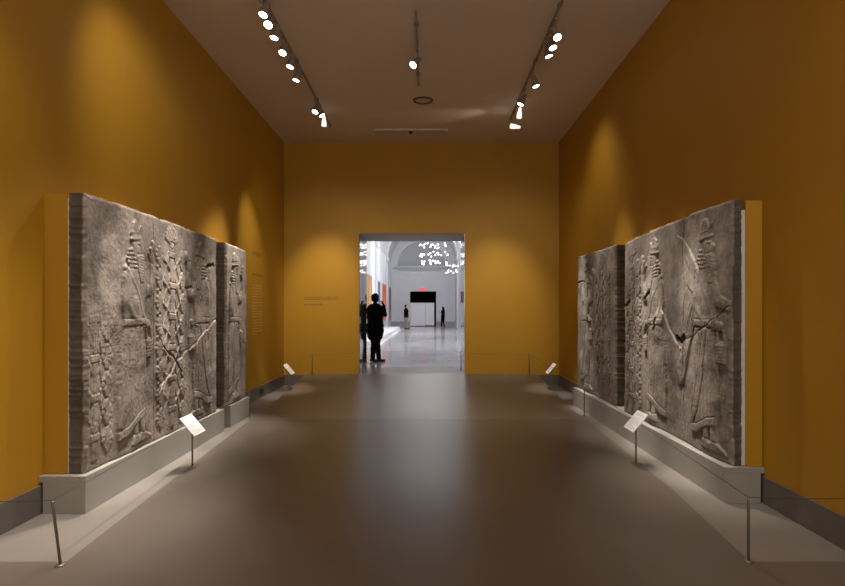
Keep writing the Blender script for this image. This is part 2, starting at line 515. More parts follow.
plinth('plinth', 2.50, XR, 7.885, 10.32, 'grey plinth under the farther relief on the right wall')

# ------------------------------------------------------------------ carved slabs: height fields drawn with strokes and shapes
def vnoise(nu, nv, cell, seed):
    r = np.random.RandomState(seed)
    gu, gv = int(nu / cell) + 3, int(nv / cell) + 3
    g = r.rand(gv, gu)
    yy = np.arange(nv) / cell; xx = np.arange(nu) / cell
    y0 = yy.astype(int); x0 = xx.astype(int)
    fy = yy - y0; fx = xx - x0
    fy = fy * fy * (3 - 2 * fy); fx = fx * fx * (3 - 2 * fx)
    a = g[np.ix_(y0, x0)]; b = g[np.ix_(y0, x0 + 1)]; c = g[np.ix_(y0 + 1, x0)]; d = g[np.ix_(y0 + 1, x0 + 1)]
    return ((a * (1 - fx) + b * fx) * (1 - fy)[:, None] + (c * (1 - fx) + d * fx) * fy[:, None]) - 0.5

class Carve:
    def __init__(s, W, H, step, seed):
        s.W, s.H = W, H
        s.nu, s.nv = int(W / step) + 1, int(H / step) + 1
        s.U, s.V = np.meshgrid(np.linspace(0, W, s.nu), np.linspace(0, H, s.nv))
        s.h = np.zeros_like(s.U)
        s.inc = np.zeros_like(s.U)
        s.tone = np.ones_like(s.U)
        s.seed = seed
        s.du, s.dv = W / (s.nu - 1), H / (s.nv - 1)
        s.ox, s.fl = 0.0, 1
    # local frame: figure units -> slab
    def place(s, ox, fl=1): s.ox, s.fl = ox, fl
    def P(s, p): return (s.ox + s.fl * p[0] * s.H, p[1] * s.H)
    def win(s, pts, pad):
        us = [p[0] for p in pts]; vs = [p[1] for p in pts]
        a = max(0, int((min(us) - pad) / s.du)); b = min(s.nu, int((max(us) + pad) / s.du) + 2)
        c = max(0, int((min(vs) - pad) / s.dv)); d = min(s.nv, int((max(vs) + pad) / s.dv) + 2)
        if a >= b or c >= d: return None
        return (slice(c, d), slice(a, b))
    def segd(s, w, p, q):
        U, V = s.U[w], s.V[w]
        dx, dy = q[0] - p[0], q[1] - p[1]
        L = dx * dx + dy * dy + 1e-9
        t = np.clip(((U - p[0]) * dx + (V - p[1]) * dy) / L, 0, 1)
        return np.hypot(U - p[0] - t * dx, V - p[1] - t * dy), t
    def polymask(s, pts):
        P = [s.P(p) for p in pts]
        w = s.win(P, 0.03)
        if w is None: return None, None, None
        U, V = s.U[w], s.V[w]
        ins = np.zeros(U.shape, bool); d = np.full(U.shape, 9.0)
        for i in range(len(P)):
            a, b = P[i], P[(i + 1) % len(P)]
            c = ((a[1] > V) != (b[1] > V))
            with np.errstate(divide='ignore', invalid='ignore'):
                xx = (b[0] - a[0]) * (V - a[1]) / ((b[1] - a[1]) or 1e-9) + a[0]
            ins ^= c & (U < xx)
            dd, _ = s.segd(w, a, b); d = np.minimum(d, dd)
        return w, ins, d
    def poly(s, pts, lvl, bev=0.02, rip=None):
        w, ins, d = s.polymask(pts)
        if w is None: return
        t = np.clip(d / bev, 0, 1) ** 0.5
        hh = lvl * (0.62 + 0.38 * t)
        if rip:
            (ax, ay), per, amp = rip
            L = math.hypot(ax, ay)
            ph = ((s.U[w] * s.fl) * ax + s.V[w] * ay) / L / per
            hh = hh + amp * (np.abs(np.sin(PI * ph)) - 0.6)
        s.h[w] = np.where(ins, np.maximum(hh, s.h[w] * 0.35 + lvl * 0.3), s.h[w])
        s.inc[w] = np.where(~ins & (d < .009), np.maximum(s.inc[w], .0085 * (1 - d / .009)), s.inc[w] * np.where(ins, .3, 1))
    def stroke(s, pts, r0, lvl, r1=None):
        r1 = r0 if r1 is None else r1
        P = [s.P(p) for p in pts]
        n = len(P) - 1
        for i in range(n):
            w = s.win(P[i:i + 2], (max(r0, r1)) * s.H + 0.02)
            if w is None: continue
            d, t = s.segd(w, P[i], P[i + 1])
            r = (r0 + (r1 - r0) * (i + t) / n) * s.H
            k = np.clip(1 - d / r, 0, 1)
            hh = lvl * np.where(d < r, 0.55 + 0.45 * np.sqrt(k), 0)
            s.h[w] = np.maximum(s.h[w], hh)
    def ell(s, c, r, lvl, ang=0, rip=None):
        n = 22
        pts = []
        for k in range(n):
            a = 2 * PI * k / n
            x, y = r[0] * math.cos(a), r[1] * math.sin(a)
            pts.append((c[0] + x * math.cos(ang) - y * math.sin(ang), c[1] + x * math.sin(ang) + y * math.cos(ang)))
        s.poly(pts, lvl, bev=min(r) * s.H, rip=rip)
    def cut(s, pts, r, dep, absolute=False, tone=None):
        P = pts if absolute else [s.P(p) for p in pts]
        rr = r if absolute else r * s.H
        for i in range(len(P) - 1):
            w = s.win(P[i:i + 2], rr + 0.01)
            if w is None: continue
            d, _ = s.segd(w, P[i], P[i + 1])
            k = np.clip(1 - d / rr, 0, 1)
            s.inc[w] = np.maximum(s.inc[w], dep * k)
            if tone is not None:
                s.tone[w] = np.where(d < rr, tone, s.tone[w])
    # ---- motifs
    def curls(s, c, r, lvl, pitch=0.017):
        v = c[1] - r[1]
        j = 0
        while v < c[1] + r[1]:
            u = c[0] - r[0] + (pitch / 2 if j % 2 else 0)
            while u < c[0] + r[0]:
                if ((u - c[0]) / r[0]) ** 2 + ((v - c[1]) / r[1]) ** 2 < 1:
                    s.ell((u, v), (pitch * 0.46, pitch * 0.46), lvl)
                u += pitch
            v += pitch; j += 1
    def palmette(s, c, ang, size, n=7, lvl=0.028):
        for k in range(n):
            a = ang + (k - (n - 1) / 2) * (2.0 / (n - 1))
            L = size * (1.0 - 0.25 * abs(k - (n - 1) / 2) / ((n - 1) / 2))
            q0 = (c[0] + 0.2 * size * math.cos(a), c[1] + 0.2 * size * math.sin(a))
            q1 = (c[0] + L * math.cos(a), c[1] + L * math.sin(a))
            s.stroke([q0, q1], 0.006, lvl, 0.0105)
        s.ell(c, (size * 0.24, size * 0.2), lvl)
    def tree(s, ox, half=0.155, lvl=0.028):
        s.place(ox)
        s.poly([(-.022, .03), (.022, .03), (.022, .90), (-.022, .90)], lvl, rip=((1, 0), 0.033, 0.006))
        for v in np.arange(.10, .9, .145):
            s.poly([(-.034, v), (.034, v), (.034, v + .03), (-.034, v + .03)], lvl * 1.25, bev=0.012, rip=((0, 1), 0.022, 0.006))
        s.palmette((0, .885), PI / 2, 0.085, 9, lvl)
        nodes = list(np.arange(.09, .9, .105))
        for sg in (-1, 1):
            for i, v in enumerate(nodes):
                s.palmette((sg * (half - .045), v), 0 if sg > 0 else PI, 0.062, 7, lvl)
                if i + 1 < len(nodes):
                    a = (sg * (half - .05), v); b = (sg * (half - .05), nodes[i + 1])
                    m = (sg * (half + .01), (v + nodes[i + 1]) / 2)
                    s.stroke([a, (a[0] * .8 + m[0] * .2, a[1] * .6 + m[1] * .4), m, (b[0] * .8 + m[0] * .2, b[1] * .6 + m[1] * .4), b], 0.006, lvl * .8)
                    s.stroke([(sg * .02, v + .05), (sg * (half - .05), nodes[i + 1])], 0.007, lvl * .8)
                    s.stroke([(sg * .02, nodes[i + 1] + .03), (sg * (half - .05), v)], 0.007, lvl * .8)
    def genie(s, ox, fl, wings=True, beard=True, lvl=0.034, arm='up'):
        s.place(ox, fl)
        if wings:
            s.poly([(-.04, .735), (-.10, .80), (-.20, .895), (-.285, .93), (-.30, .87), (-.235, .76), (-.14, .67), (-.06, .64)], lvl * .75, rip=((.75, .65), 0.036, 0.008))
            s.poly([(-.05, .68), (-.15, .62), (-.245, .48), (-.30, .33), (-.275, .24), (-.225, .25), (-.16, .40), (-.07, .57)], lvl * .75, rip=((.85, -.5), 0.036, 0.008))
            s.stroke([(-.06, .69), (-.17, .80), (-.29, .89)], .011, lvl)
            s.stroke([(-.06, .66), (-.17, .52), (-.26, .33)], .011, lvl)
        # robe
        s.poly([(-.088, .515), (.085, .515), (.105, .40), (.115, .24), (.105, .13), (.03, .115), (-.06, .075), (-.125, .065), (-.128, .22), (-.11, .40)], lvl, rip=((1, .12), 0.075, 0.004))
        s.poly([(.0, .515), (.035, .515), (.0, .34), (-.06, .16), (-.10, .10), (-.125, .12), (-.06, .30)], lvl * 1.25, bev=0.015, rip=((.3, 1), 0.018, 0.007))   # fringe
        s.poly([(-.125, .065), (-.06, .075), (.03, .115), (.105, .13), (.103, .165), (.03, .15), (-.06, .112), (-.127, .10)], lvl * 1.2, bev=0.01, rip=((1, 0), 0.016, 0.008))
        # legs and feet
        s.stroke([(.015, .13), (.02, .055)], .028, lvl, .018)
        s.stroke([(.075, .14), (.085, .055)], .028, lvl, .018)
        s.poly([(-.02, .025), (.10, .025), (.085, .045), (.035, .065), (-.01, .065)], lvl, bev=0.012)
        s.poly([(.055, .025), (.175, .025), (.16, .042), (.11, .062), (.06, .065)], lvl, bev=0.012)
        # torso
        s.poly([(-.088, .735), (-.03, .765), (.05, .765), (.095, .735), (.10, .63), (.085, .515), (-.088, .515), (-.105, .63)], lvl * 1.05)
        s.stroke([(-.07, .75), (.03, .64), (.085, .53)], .014, lvl * 1.3)
        s.poly([(-.092, .515), (.09, .515), (.09, .545), (-.092, .545)], lvl * 1.3, bev=0.012)
        # head
        s.ell((-.012, .795), (.048, .045), lvl * 1.1); s.curls((-.018, .79), (.046, .048), lvl * 1.45)
        s.ell((.03, .845), (.044, .052), lvl * 1.1)
        s.poly([(.06, .865), (.092, .838), (.082, .83), (.08, .812), (.055, .80)], lvl * 1.0, bev=0.012)
        s.ell((.05, .857), (.014, .007), lvl * 1.45)
        s.poly([(-.028, .862), (.065, .872), (.055, .915), (.03, .948), (.008, .958), (-.015, .94), (-.03, .90)], lvl * 1.25, bev=0.03)
        s.stroke([(-.03, .872), (.066, .882)], .008, lvl * 1.5)
        s.stroke([(-.02, .90), (.04, .905), (.064, .93)], .006, lvl * 1.55)
        if beard:
            s.poly([(.012, .81), (.08, .815), (.09, .76), (.082, .695), (.04, .69), (.022, .74)], lvl * 1.35, bev=0.014, rip=((0.15, 1), 0.026, 0.008))
        # arms
        if arm == 'up':
            s.stroke([(.06, .72), (.10, .66), (.155, .665)], .030, lvl * 1.3, .024)
            s.stroke([(.155, .665), (.175, .74), (.172, .785)], .024, lvl * 1.35, .017)
            s.ell((.172, .805), (.019, .025), lvl * 1.4)
            for k in range(4):
                s.stroke([(.160 + .009 * k, .82), (.158 + .012 * k, .855 - .004 * abs(k - 1.5))], .0045, lvl * 1.4)
            s.stroke([(.158, .80), (.140, .825)], .0055, lvl * 1.4)
            s.ell((.19, .855), (.020, .032), lvl * 1.2, 0.3)
        else:
            s.stroke([(.06, .72), (.11, .62), (.19, .60)], .030, lvl * 1.3, .02)
            s.ell((.205, .602), (.024, .018), lvl * 1.4)
            s.stroke([(.205, .56), (.21, .78)], .010, lvl * 1.2)
        s.stroke([(-.065, .71), (-.075, .61), (-.01, .545)], .031, lvl * 1.4, .024)
        s.stroke([(-.01, .545), (.10, .525)], .023, lvl * 1.4, .017)
        for v in (.0, .012):
            s.stroke([(.075 + v, .508), (.081 + v, .55)], .005, lvl * 1.7)
        s.ell((.122, .52), (.024, .020), lvl * 1.45)
        s.stroke([(.105, .50), (.112, .455), (.16, .455), (.148, .505)], .0055, lvl * 1.1)
        s.poly([(.098, .455), (.172, .455), (.164, .375), (.106, .375)], lvl * 1.15, bev=0.014, rip=((0, 1), 0.03, 0.005))
    def cuneiform(s, v0, v1, dens, seed, lo=0.0, hi=None):
        r = random.Random(seed)
        hi = s.W if hi is None else hi
        rows = max(2, int((v1 - v0) * s.H / 0.05))
        for j in range(rows):
            v = (v0 + (v1 - v0) * (j + .5) / rows) * s.H
            u = lo + 0.03
            while u < hi - 0.03:
                k = r.random()
                if k < .45: p = [(u, v + .014), (u, v - .016)]
                elif k < .8: p = [(u, v), (u + .03, v)]
                else: p = [(u, v), (u + .018, v + .014)]
                s.cut(p, 0.006, 0.006 * dens, absolute=True)
                u += r.uniform(.022, .045)
            s.cut([(lo + 0.03, v - .025), (hi - .03, v - .025)], 0.004, 0.003 * dens, absolute=True)
    def crack(s, pts, r, dep, seed, tone=0.55, edge=None):
        rr = random.Random(seed)
        out = [pts[0]]
        for a, b in zip(pts, pts[1:]):
            n = max(2, int(math.hypot(b[0] - a[0], b[1] - a[1]) / 0.045))
            for k in range(1, n + 1):
                t = k / n
                j = 0.012 if k < n else 0
                out.append((a[0] + (b[0] - a[0]) * t + rr.uniform(-j, j), a[1] + (b[1] - a[1]) * t + rr.uniform(-j, j)))
        if edge: s.cut([(p[0] + .010, p[1] + .016) for p in out], r * 1.2, 0.004, True, edge)
        s.cut(out, r, dep, True, tone)
    def finish(s, rough=1.0):
        h = s.h.copy()
        for _ in range(1):
            p = np.pad(h, 1, mode='edge')
            h = (p[:-2, 1:-1] + p[2:, 1:-1] + p[1:-1, :-2] + p[1:-1, 2:] + 2 * h) / 6
        wear = np.clip(0.86 + 0.9 * vnoise(s.nu, s.nv, 34, s.seed + 5), 0.30, 1.0)
        h = h * wear * 0.66
        h += (0.034 * vnoise(s.nu, 2, 52, s.seed + 20)[0])[None, :] + 0.018 * vnoise(s.nu, s.nv, 70, s.seed + 1) * rough + 0.006 * vnoise(s.nu, s.nv, 16, s.seed + 2) * rough + 0.0022 * vnoise(s.nu, s.nv, 4, s.seed + 3) * rough
        pits = vnoise(s.nu, s.nv, 5, s.seed + 8)
        h -= np.clip(pits - 0.42, 0, 1) * 0.06
        s.tone *= 1.0 + 0.40 * vnoise(s.nu, s.nv, 22, s.seed + 6) + 0.30 * vnoise(s.nu, s.nv, 8, s.seed + 9) + 0.34 * vnoise(s.nu, s.nv, 3.2, s.seed + 7)
        return h - s.inc

def slab_mesh(name, cv, h, y0, z0, xf, side, thick, topfn, m, parent, oxyz, ragged=0.010, seed=1):
    """front face = height field facing the room (side=+1: slab on the left wall, faces +x; -1: on the right wall)"""
    nu, nv = cv.nu, cv.nv
    rs = np.random.RandomState(seed)
    U, V = cv.U, cv.V
    top = np.array([topfn(u) for u in U[0]])
    top = top + 0.010 * vnoise(nu, 2, 12, seed + 40)[0] + 0.006 * vnoise(nu, 2, 3, seed + 41)[0]
    Z = z0 + V / cv.H * (top[None, :] - z0)
    Y = y0 + U
    e0 = ragged * vnoise(nv, 2, 9, seed + 50)[0] * 2 + 0.006 * vnoise(nv, 2, 3, seed + 51)[0]
    e1 = ragged * vnoise(nv, 2, 9, seed + 52)[0] * 2
    fall0 = np.clip(1 - U / 0.10, 0, 1); fall1 = np.clip(1 - (cv.W - U) / 0.10, 0, 1)
    Y = Y + np.abs(e0)[:, None] * fall0 - np.abs(e1)[:, None] * fall1
    # worn arrises
    dedge = np.minimum(np.minimum(U, cv.W - U), np.minimum(V * 1.0 + 0.01, cv.H - V))
    rnd = 0.022 * np.clip(1 - dedge / 0.035, 0, 1) ** 2
    X = xf + side * (h - 0.008 - rnd)
    co = np.stack([X, Y, Z], -1).reshape(-1, 3)
    idx = np.arange(nu * nv).reshape(nv, nu)
    q = np.stack([idx[:-1, :-1], idx[:-1, 1:], idx[1:, 1:], idx[1:, :-1]], -1).reshape(-1, 4)
    if side < 0: q = q[:, ::-1]
    loop = np.concatenate([idx[0, :], idx[1:, -1], idx[-1, -2::-1], idx[-2:0:-1, 0]])
    verts = [co]; faces = [q]
    prev = loop; base = len(co); n = len(loop)
    tone = [cv.tone.reshape(-1)]
    K = 7
    for k in range(1, K + 1):
        f = k / K
        P = co[loop].copy()
        tgt = xf - side * thick
        P[:, 0] = P[:, 0] * (1 - f) + tgt * f
        if k < K:
            jit = rs.uniform(-1, 1, n)
            jit = np.convolve(np.pad(jit, 3, mode='wrap'), np.ones(7) / 7, 'valid')
            cx, cz = y0 + cv.W / 2, z0 + cv.H / 2
            s1 = np.sign(P[:, 1] - cx); onside = (np.abs(P[:, 1] - cx) > cv.W / 2 - 0.05)
            P[:, 1] += np.where(onside, -s1 * (0.005 + 0.002 * jit), 0)
        cur = np.arange(base, base + n); base += n
        verts.append(P); tone.append(np.full(n, 0.40))  # side faces darkened, their shade put into the tone
        a, b, c, d = prev, np.roll(prev, -1), np.roll(cur, -1), cur
        s4 = np.stack([a, d, c, b], -1)
        faces.append(s4 if side > 0 else s4[:, ::-1])
        prev = cur
    co = np.concatenate(verts); fa = np.concatenate(faces); tn = np.concatenate(tone)
    co = co - np.array(oxyz)[None, :]
    me = bpy.data.meshes.new(name)
    me.vertices.add(len(co)); me.vertices.foreach_set('co', co.astype(np.float32).ravel())
    me.loops.add(fa.size); me.loops.foreach_set('vertex_index', fa.astype(np.int32).ravel())
    me.polygons.add(len(fa)); me.polygons.foreach_set('loop_start', np.arange(0, fa.size, 4, dtype=np.int32))
    me.update(calc_edges=True)
    at = me.color_attributes.new('tone', 'FLOAT_COLOR', 'POINT')
    cc = np.ones((len(co), 4), np.float32); cc[:, :3] = np.clip(tn, 0.05, 2.2)[:, None]
    at.data.foreach_set('color', cc.ravel())
    me.polygons.foreach_set('use_smooth', np.ones(len(fa), bool))
    me.materials.append(m); me.validate()
    o = bpy.data.objects.new(name, me); COL.objects.link(o); o.parent = parent
    return o

STEP = 0.0066
def relief(label, y0, y1, z1, xf, side, xb, draw, topfn, m, seed, plaster=0.03):
    W = y1 - y0; z0 = 0.302; H = z1 - z0
    t = empty('stone_relief', (xf - side * 0.06, (y0 + y1) / 2, z0)); tag(t, label, 'relief', 'carved stone reliefs')
    cv = Carve(W, H, STEP, seed)
    draw(cv, lambda y: y - y0, lambda z: z - z0)
    h = cv.finish()
    thick = abs(xb - xf) - plaster
    slab_mesh('carved_slab', cv, h, y0, z0, xf, side, thick, topfn, m, t, t.location, seed=seed)
    bm = bmesh.new()
    a, b = sorted((xf - side * (thick - 0.002), xb))
    ox, oy, oz = t.location
    zt = min(topfn(0), topfn(W)) - 0.02
    box(bm, a - ox, y0 + 0.012 - oy, 0.004, b - ox, y1 - 0.012 - oy, zt - oz)
    link('plaster_backing', bm, M['plaster'], t)['label'] = 'thin white plaster layer behind the stone'
    return t

def lerp(pts):
    xs = [p[0] for p in pts]; ys = [p[1] for p in pts]
    return lambda u: float(np.interp(u, xs, ys))

# left, large: tree | winged figure | tree | figure
LXF = -2.745
def pxL(px): return -LXF * 600 / (427.5 - px)
def zL(px, y): return EYE - (y - 310) * pxL(px) / 600
def draw_L1(c, uy, vz):
    c.tree(uy(4.98), half=.105, lvl=.016)
    fade = 1 - .85 * np.clip((c.V - .95) / .45, 0, 1)
    c.h *= fade; c.inc *= fade
    c.genie(uy(5.62), 1, wings=False, lvl=.032)
    c.tree(uy(6.46), half=.135, lvl=.023)
    c.genie(uy(7.30), -1, wings=False, lvl=.032)
    c.cuneiform(.40, .53, .5, 3)
    c.cut([(uy(6.06), 0), (uy(6.05), 1.0), (uy(6.06), 2.3)], 0.008, 0.008, True, .8)
    L = lambda *q: [(uy(pxL(p)), vz(zL(p, y))) for p, y in q]
    c.crack(L((160, 392), (176, 361), (190, 349), (205, 329), (219, 317)), .016, .016, 5, 1.45, 1.7)
    c.crack(L((160, 338), (168, 352), (176, 361), (182, 372)), .013, .022, 6, .45)
    c.crack(L((207, 267), (213, 264)), .035, .035, 8, .3)
    c.crack(L((187, 288), (194, 287)), .018, .022, 9, .4)
relief('large grey stone relief with two winged figures and trees on the left wall', 4.84, 7.85, 2.565, LXF, 1, -2.907,
       draw_L1, lerp([(0, 2.572), (1.35, 2.585), (1.40, 2.570), (1.5, 2.578), (2.3, 2.56), (3.01, 2.553)]), M['stone'], 21, plaster=.012)
def draw_L2(c, uy, vz):
    c.genie(uy(8.50), 1, wings=False, lvl=.032)
    c.cuneiform(.42, .52, .4, 13)
    L = lambda *q: [(uy(pxL(p)), vz(zL(p, y))) for p, y in q]
    c.crack(L((226, 312), (233, 322), (240, 333), (246, 345)), .015, .016, 15, 1.4, 1.6)
    c.crack(L((240, 372), (236, 392)), .014, .02, 16, .5)
relief('narrow grey stone relief with one robed figure beyond the large one on the left wall', 8.16, 9.15, 2.54, LXF, 1, -2.907,
       draw_L2, lerp([(0, 2.548), (.99, 2.535)]), M['stone'], 33)
# right, large
RXF = 2.566
def pxR(px): return RXF * 600 / (px - 427.5)
def zR(px, y): return EYE - (y - 310) * pxR(px) / 600
def draw_R1(c, uy, vz):
    c.genie(uy(5.54), -1, wings=True, lvl=.034, arm='low')
    c.genie(uy(6.78), 1, wings=False, lvl=.034)
    c.tree(uy(7.52), half=.10, lvl=.020)
    c.cuneiform(.40, .52, .4, 23, lo=.25)
    R = lambda *q: [(uy(pxR(p)), vz(zR(p, y))) for p, y in q]
    c.crack(R((682, 415), (681, 385), (682, 362), (680, 346)), .012, .022, 25, .5, 1.25)
    c.crack(R((683, 216), (682, 260), (683, 300), (681, 340)), .009, .012, 26, .8)
    c.crack(R((657, 322), (659.5, 304), (666, 325), (673, 340), (680, 346)), .022, .014, 27, 1.7, 1.8)
    c.crack(R((680, 345), (686, 338), (693, 338), (708, 326), (722, 312), (729, 306), (742, 307)), .008, .014, 28, .6, 1.3)
    c.crack(R((675, 338), (679, 342), (684, 337)), .045, .045, 29, .3)
    c.crack(R((653, 330), (656, 318)), .02, .03, 31, .4)
    c.crack(R((626, 303), (631, 298)), .03, .035, 32, .35)
    c.crack(R((645, 297), (650, 292)), .03, .035, 34, .35)
relief('large grey stone relief with two winged figures and a cracked middle, right wall', 5.09, 7.84, 2.56, RXF, -1, 2.70,
       draw_R1, lerp([(0, 2.560), (.78, 2.567), (.85, 2.548), (.95, 2.560), (1.8, 2.552), (2.4, 2.52), (2.71, 2.495)]), M['stone_b'], 47, plaster=.034)
def draw_R2(c, uy, vz):
    c.tree(uy(8.85), half=.15, lvl=.024)
    c.genie(uy(9.75), -1, wings=False, lvl=.034)
    c.cuneiform(.40, .52, .4, 53)
    R = lambda *q: [(uy(pxR(p)), vz(zR(p, y))) for p, y in q]
    c.crack(R((577, 283), (584, 281), (592, 287)), .014, .026, 54, .45)
relief('smaller grey stone relief with a tree beyond the large one on the right wall', 8.25, 10.27, 2.54, RXF, -1, 2.735,
       draw_R2, lerp([(0, 2.523), (2.02, 2.54)]), M['stone_b'], 59, plaster=.006)

# ochre boxes between slabs and wall
for lab, x0, x1, y0, y1, z1 in (
        ('ochre painted backing box behind the large relief on the left wall', XL + .001, -2.9075, 4.85, 7.84, 2.565),
        ('ochre painted backing box behind the narrow relief on the left wall', XL + .001, -2.9075, 8.17, 9.14, 2.53),
        ('ochre painted backing box behind the large relief on the right wall', 2.7005, XR - .001, 5.09, 7.79, 2.555),
        ('ochre painted backing box behind the smaller relief on the right wall', 2.7355, XR - .001, 8.26, 10.26, 2.52)):
    bm = bmesh.new(); box(bm, x0, y0, .301, x1, y1, z1, bev=0.003)
    tag(link('backing_box', bm, M['ochre']), lab, 'backing box', 'backing boxes of the reliefs')

# ------------------------------------------------------------------ low cable barriers
POSTS = [
    (-2.325, 3.80, FZ, .41, -.05, 'thin steel barrier post standing nearest the viewer at lower left'),
    (-2.66, 8.98, 0.0, .42, 0.0, 'thin steel barrier post beside the short plinth on the left'),
    (-2.46, 12.80, None, .44, 0.0, 'thin steel barrier post at the back wall left of the doorway'),
    (2.065, 3.86, FZ, .41, 0.0, 'thin steel barrier post standing nearest the viewer at lower right'),
    (2.405, 9.20, 0.0, .47, 0.0, 'thin steel barrier post before the farther plinth on the right'),
    (2.17, 12.80, None, .44, 0.0, 'thin steel barrier post at the back wall right of the doorway'),
    (0.755, 13.55, RZ, .45, 0.0, 'thin steel barrier post inside the doorway against the right jamb'),
    (-1.43, 13.2, RZ, .45, 0.0, 'thin steel barrier post inside the doorway against the left jamb'),
]
tops = []
for x, y, z, hgt, lean, lab in POSTS:
    z = ramp_z(y) + .002 if z is None else z
    t = empty('barrier_post', (x, y, z)); tag(t, lab, 'barrier post', 'low barrier posts')
    bm = bmesh.new()
    rings(bm, [((0, 0, 0), .030), ((0, 0, .006), .030), ((0, 0, .010), .012)], seg=18, axis=(0, 0, 1)); link('foot', bm, M['steel'], t)
    bm = bmesh.new()
    rings(bm, [((0, 0, .008), .0088), ((lean, 0, hgt - .012), .0088), ((lean, 0, hgt - .004), .0075), ((lean, 0, hgt), .0035)], seg=12)
    link('rod', bm, M['steel'], t)
    tops.append(Vector((x + lean, y, z + hgt - .012)))
def cable(pts, lab):
    bm = bmesh.new()
    for a, b in zip(pts, pts[1:]):
        n = 8
        pp = []
        for k in range(n + 1):
            q = a.lerp(b, k / n); q.z -= 0.010 * math.sin(PI * k / n); pp.append(q)
        polytube(bm, pp, .0024, seg=6)
    tag(link('barrier_cable', bm, M['cable']), lab, 'cable', 'barrier cables')
off = Vector((0, 0, 0.0170))
cable([Vector((XL + .005, 3.80, .42)), tops[0] + off, tops[1] + off, tops[2] + off, Vector((DX0 - .1, YB - .03, RZ + .44))], 'thin dark cable strung along the left barrier posts')
cable([Vector((XR - .005, 3.86, .42)), tops[3] + off, tops[4] + off, tops[5] + off, Vector((DX1 + .06, YB - .03, RZ + .44))], 'thin dark cable strung along the right barrier posts')

# ------------------------------------------------------------------ label stands
def label_stand(x, y, z, hgt, s, lab, w=.30, d=.235, tilt=math.radians(50), yaw=0.0):
    """s=+1: stands on the left, its panel faces the middle of the room (+x)"""
    t = empty('label_stand', (x, y, z), yaw); tag(t, lab, 'label stand', 'label stands')
    bm = bmesh.new(); rings(bm, [((0, 0, 0), .055), ((0, 0, .005), .055), ((0, 0, .009), .012)], seg=22, axis=(0, 0, 1)); link('foot', bm, M['steel'], t)
    bm = bmesh.new(); rings(bm, [((0, 0, .008), .009), ((0, 0, hgt - .03), .009)], seg=12); link('post', bm, M['steel'], t)
    # panel frame: e along the slope (down towards the reader), n its normal
    e = Vector((s * math.cos(tilt), 0, -math.sin(tilt))); n = Vector((s * math.sin(tilt), 0, math.cos(tilt))); yv = Vector((0, 1, 0))
    c = Vector((0, 0, hgt))
    mt = Matrix.Translation(c) @ Matrix(((e.x, yv.x, n.x, 0), (e.y, yv.y, n.y, 0), (e.z, yv.z, n.z, 0), (0, 0, 0, 1)))
    def put(bx, name, m, par):
        b = bmesh.new()
        for q in bx: box(b, *q)
        b2 = bmesh.new(); merge(b2, b, mt)
        bmesh.ops.recalc_face_normals(b2, faces=list(b2.faces))
        return link(name, b2, m, par)
    put([(-d / 2, -w / 2, 0, d / 2, w / 2, .008)], 'panel', M['label'], t)
    put([(-.05, -.04, -.018, .05, .04, -.001)], 'bracket', M['bracket'], t)
    rr = random.Random(int(y * 100))
    lines = []
    k = -d / 2 + .03
    i = 0
    while k < d / 2 - .02:
        u = -w / 2 + .025
        end = w / 2 - .03 if i % 7 != 5 else -w * .05
        if i in (2, 3): end = u
        while u < end:
            ww = rr.uniform(.010, .030)
            lines.append((k, u, .0081, k + (.007 if i < 2 else .0045), min(u + ww, end), .0088)); u += ww + .006
        k += .013 if i < 2 else .011; i += 1
    if s < 0:
        lines = [(a, -e2, b, c2, -u2, f) for a, u2, b, c2, e2, f in lines]
    put([q for q in lines if q[0] < -d / 2 + .05], 'printed_heading', M['ink'], t)
    put([q for q in lines if q[0] >= -d / 2 + .05], 'printed_paragraph', M['ink'], t)
    return t
label_stand(-2.43, 6.20, 0.0, .435, 1, 'white label on a thin stand in front of the large left relief')
label_stand(-2.60, 11.25, ramp_z(11.25) + .003, .40, 1, 'white label on a thin stand near the back left corner', w=.28)
label_stand(2.20, 6.33, FZ, .445, -1, 'white label on a thin stand in front of the large right relief')
label_stand(2.325, 11.3, ramp_z(11.3) + .003, .40, -1, 'white label on a thin stand near the back right corner', w=.26)

# ------------------------------------------------------------------ lettering on the walls (illegible in the photo: word-shaped strokes)
def word_rows(rows, name, m, lab, mtx, seed):
    r = random.Random(seed)
    bm = bmesh.new()
    b = bmesh.new()
    for (z, x0, x1, hh) in rows:
        u = x0
        while u < x1:
            ww = min(r.uniform(.5, 2.2) * hh * 1.6, x1 - u)
            box(b, u, -.0015, z, u + ww, 0, z + hh)
            u += ww + hh * .5
    merge(bm, b, mtx)
    bmesh.ops.recalc_face_normals(bm, faces=list(bm.faces))
    tag(link(name, bm, m), lab, 'wall text', 'wall texts')
rows = [(1.905, 0, .74, .022), (1.865, 0, .72, .022), (1.825, 0, .40, .022)]
word_rows([(1.885, 0, .74, .030), (1.842, 0, .72, .030)], 'wall_text', M['walltext'], 'two faint lines of wall lettering left of the doorway',
          Matrix.Translation((-2.66, YB, 0)), 3)
word_rows([(1.725, 0, .42, .036)], 'wall_text', M['walltext'], 'short dark credit line under the lettering left of the doorway',
          Matrix.Translation((-2.66, YB, 0)), 4)
# left wall: text runs along +y; local x -> +y, local -y -> +x
mL = Matrix(((0, -1, 0, XL), (1, 0, 0, 10.62), (0, 0, 1, 0), (0, 0, 0, 1)))
word_rows([(2.60, 0, .52, .075)], 'wall_text', M['walltext'], 'dark title lettering highest on the left wall beyond the reliefs', mL, 8)
word_rows([(2.24, 0, .60, .045)], 'wall_text', M['walltext'], 'dark subtitle lettering under the title on the left wall', mL, 9)
word_rows([(2.06 - .052 * k, 0, .62 if k % 9 != 8 else .3, .022) for k in range(18)], 'wall_text', M['walltext_pale'],
          'pale block of small paragraph lettering on the left wall beyond the reliefs', mL, 10)
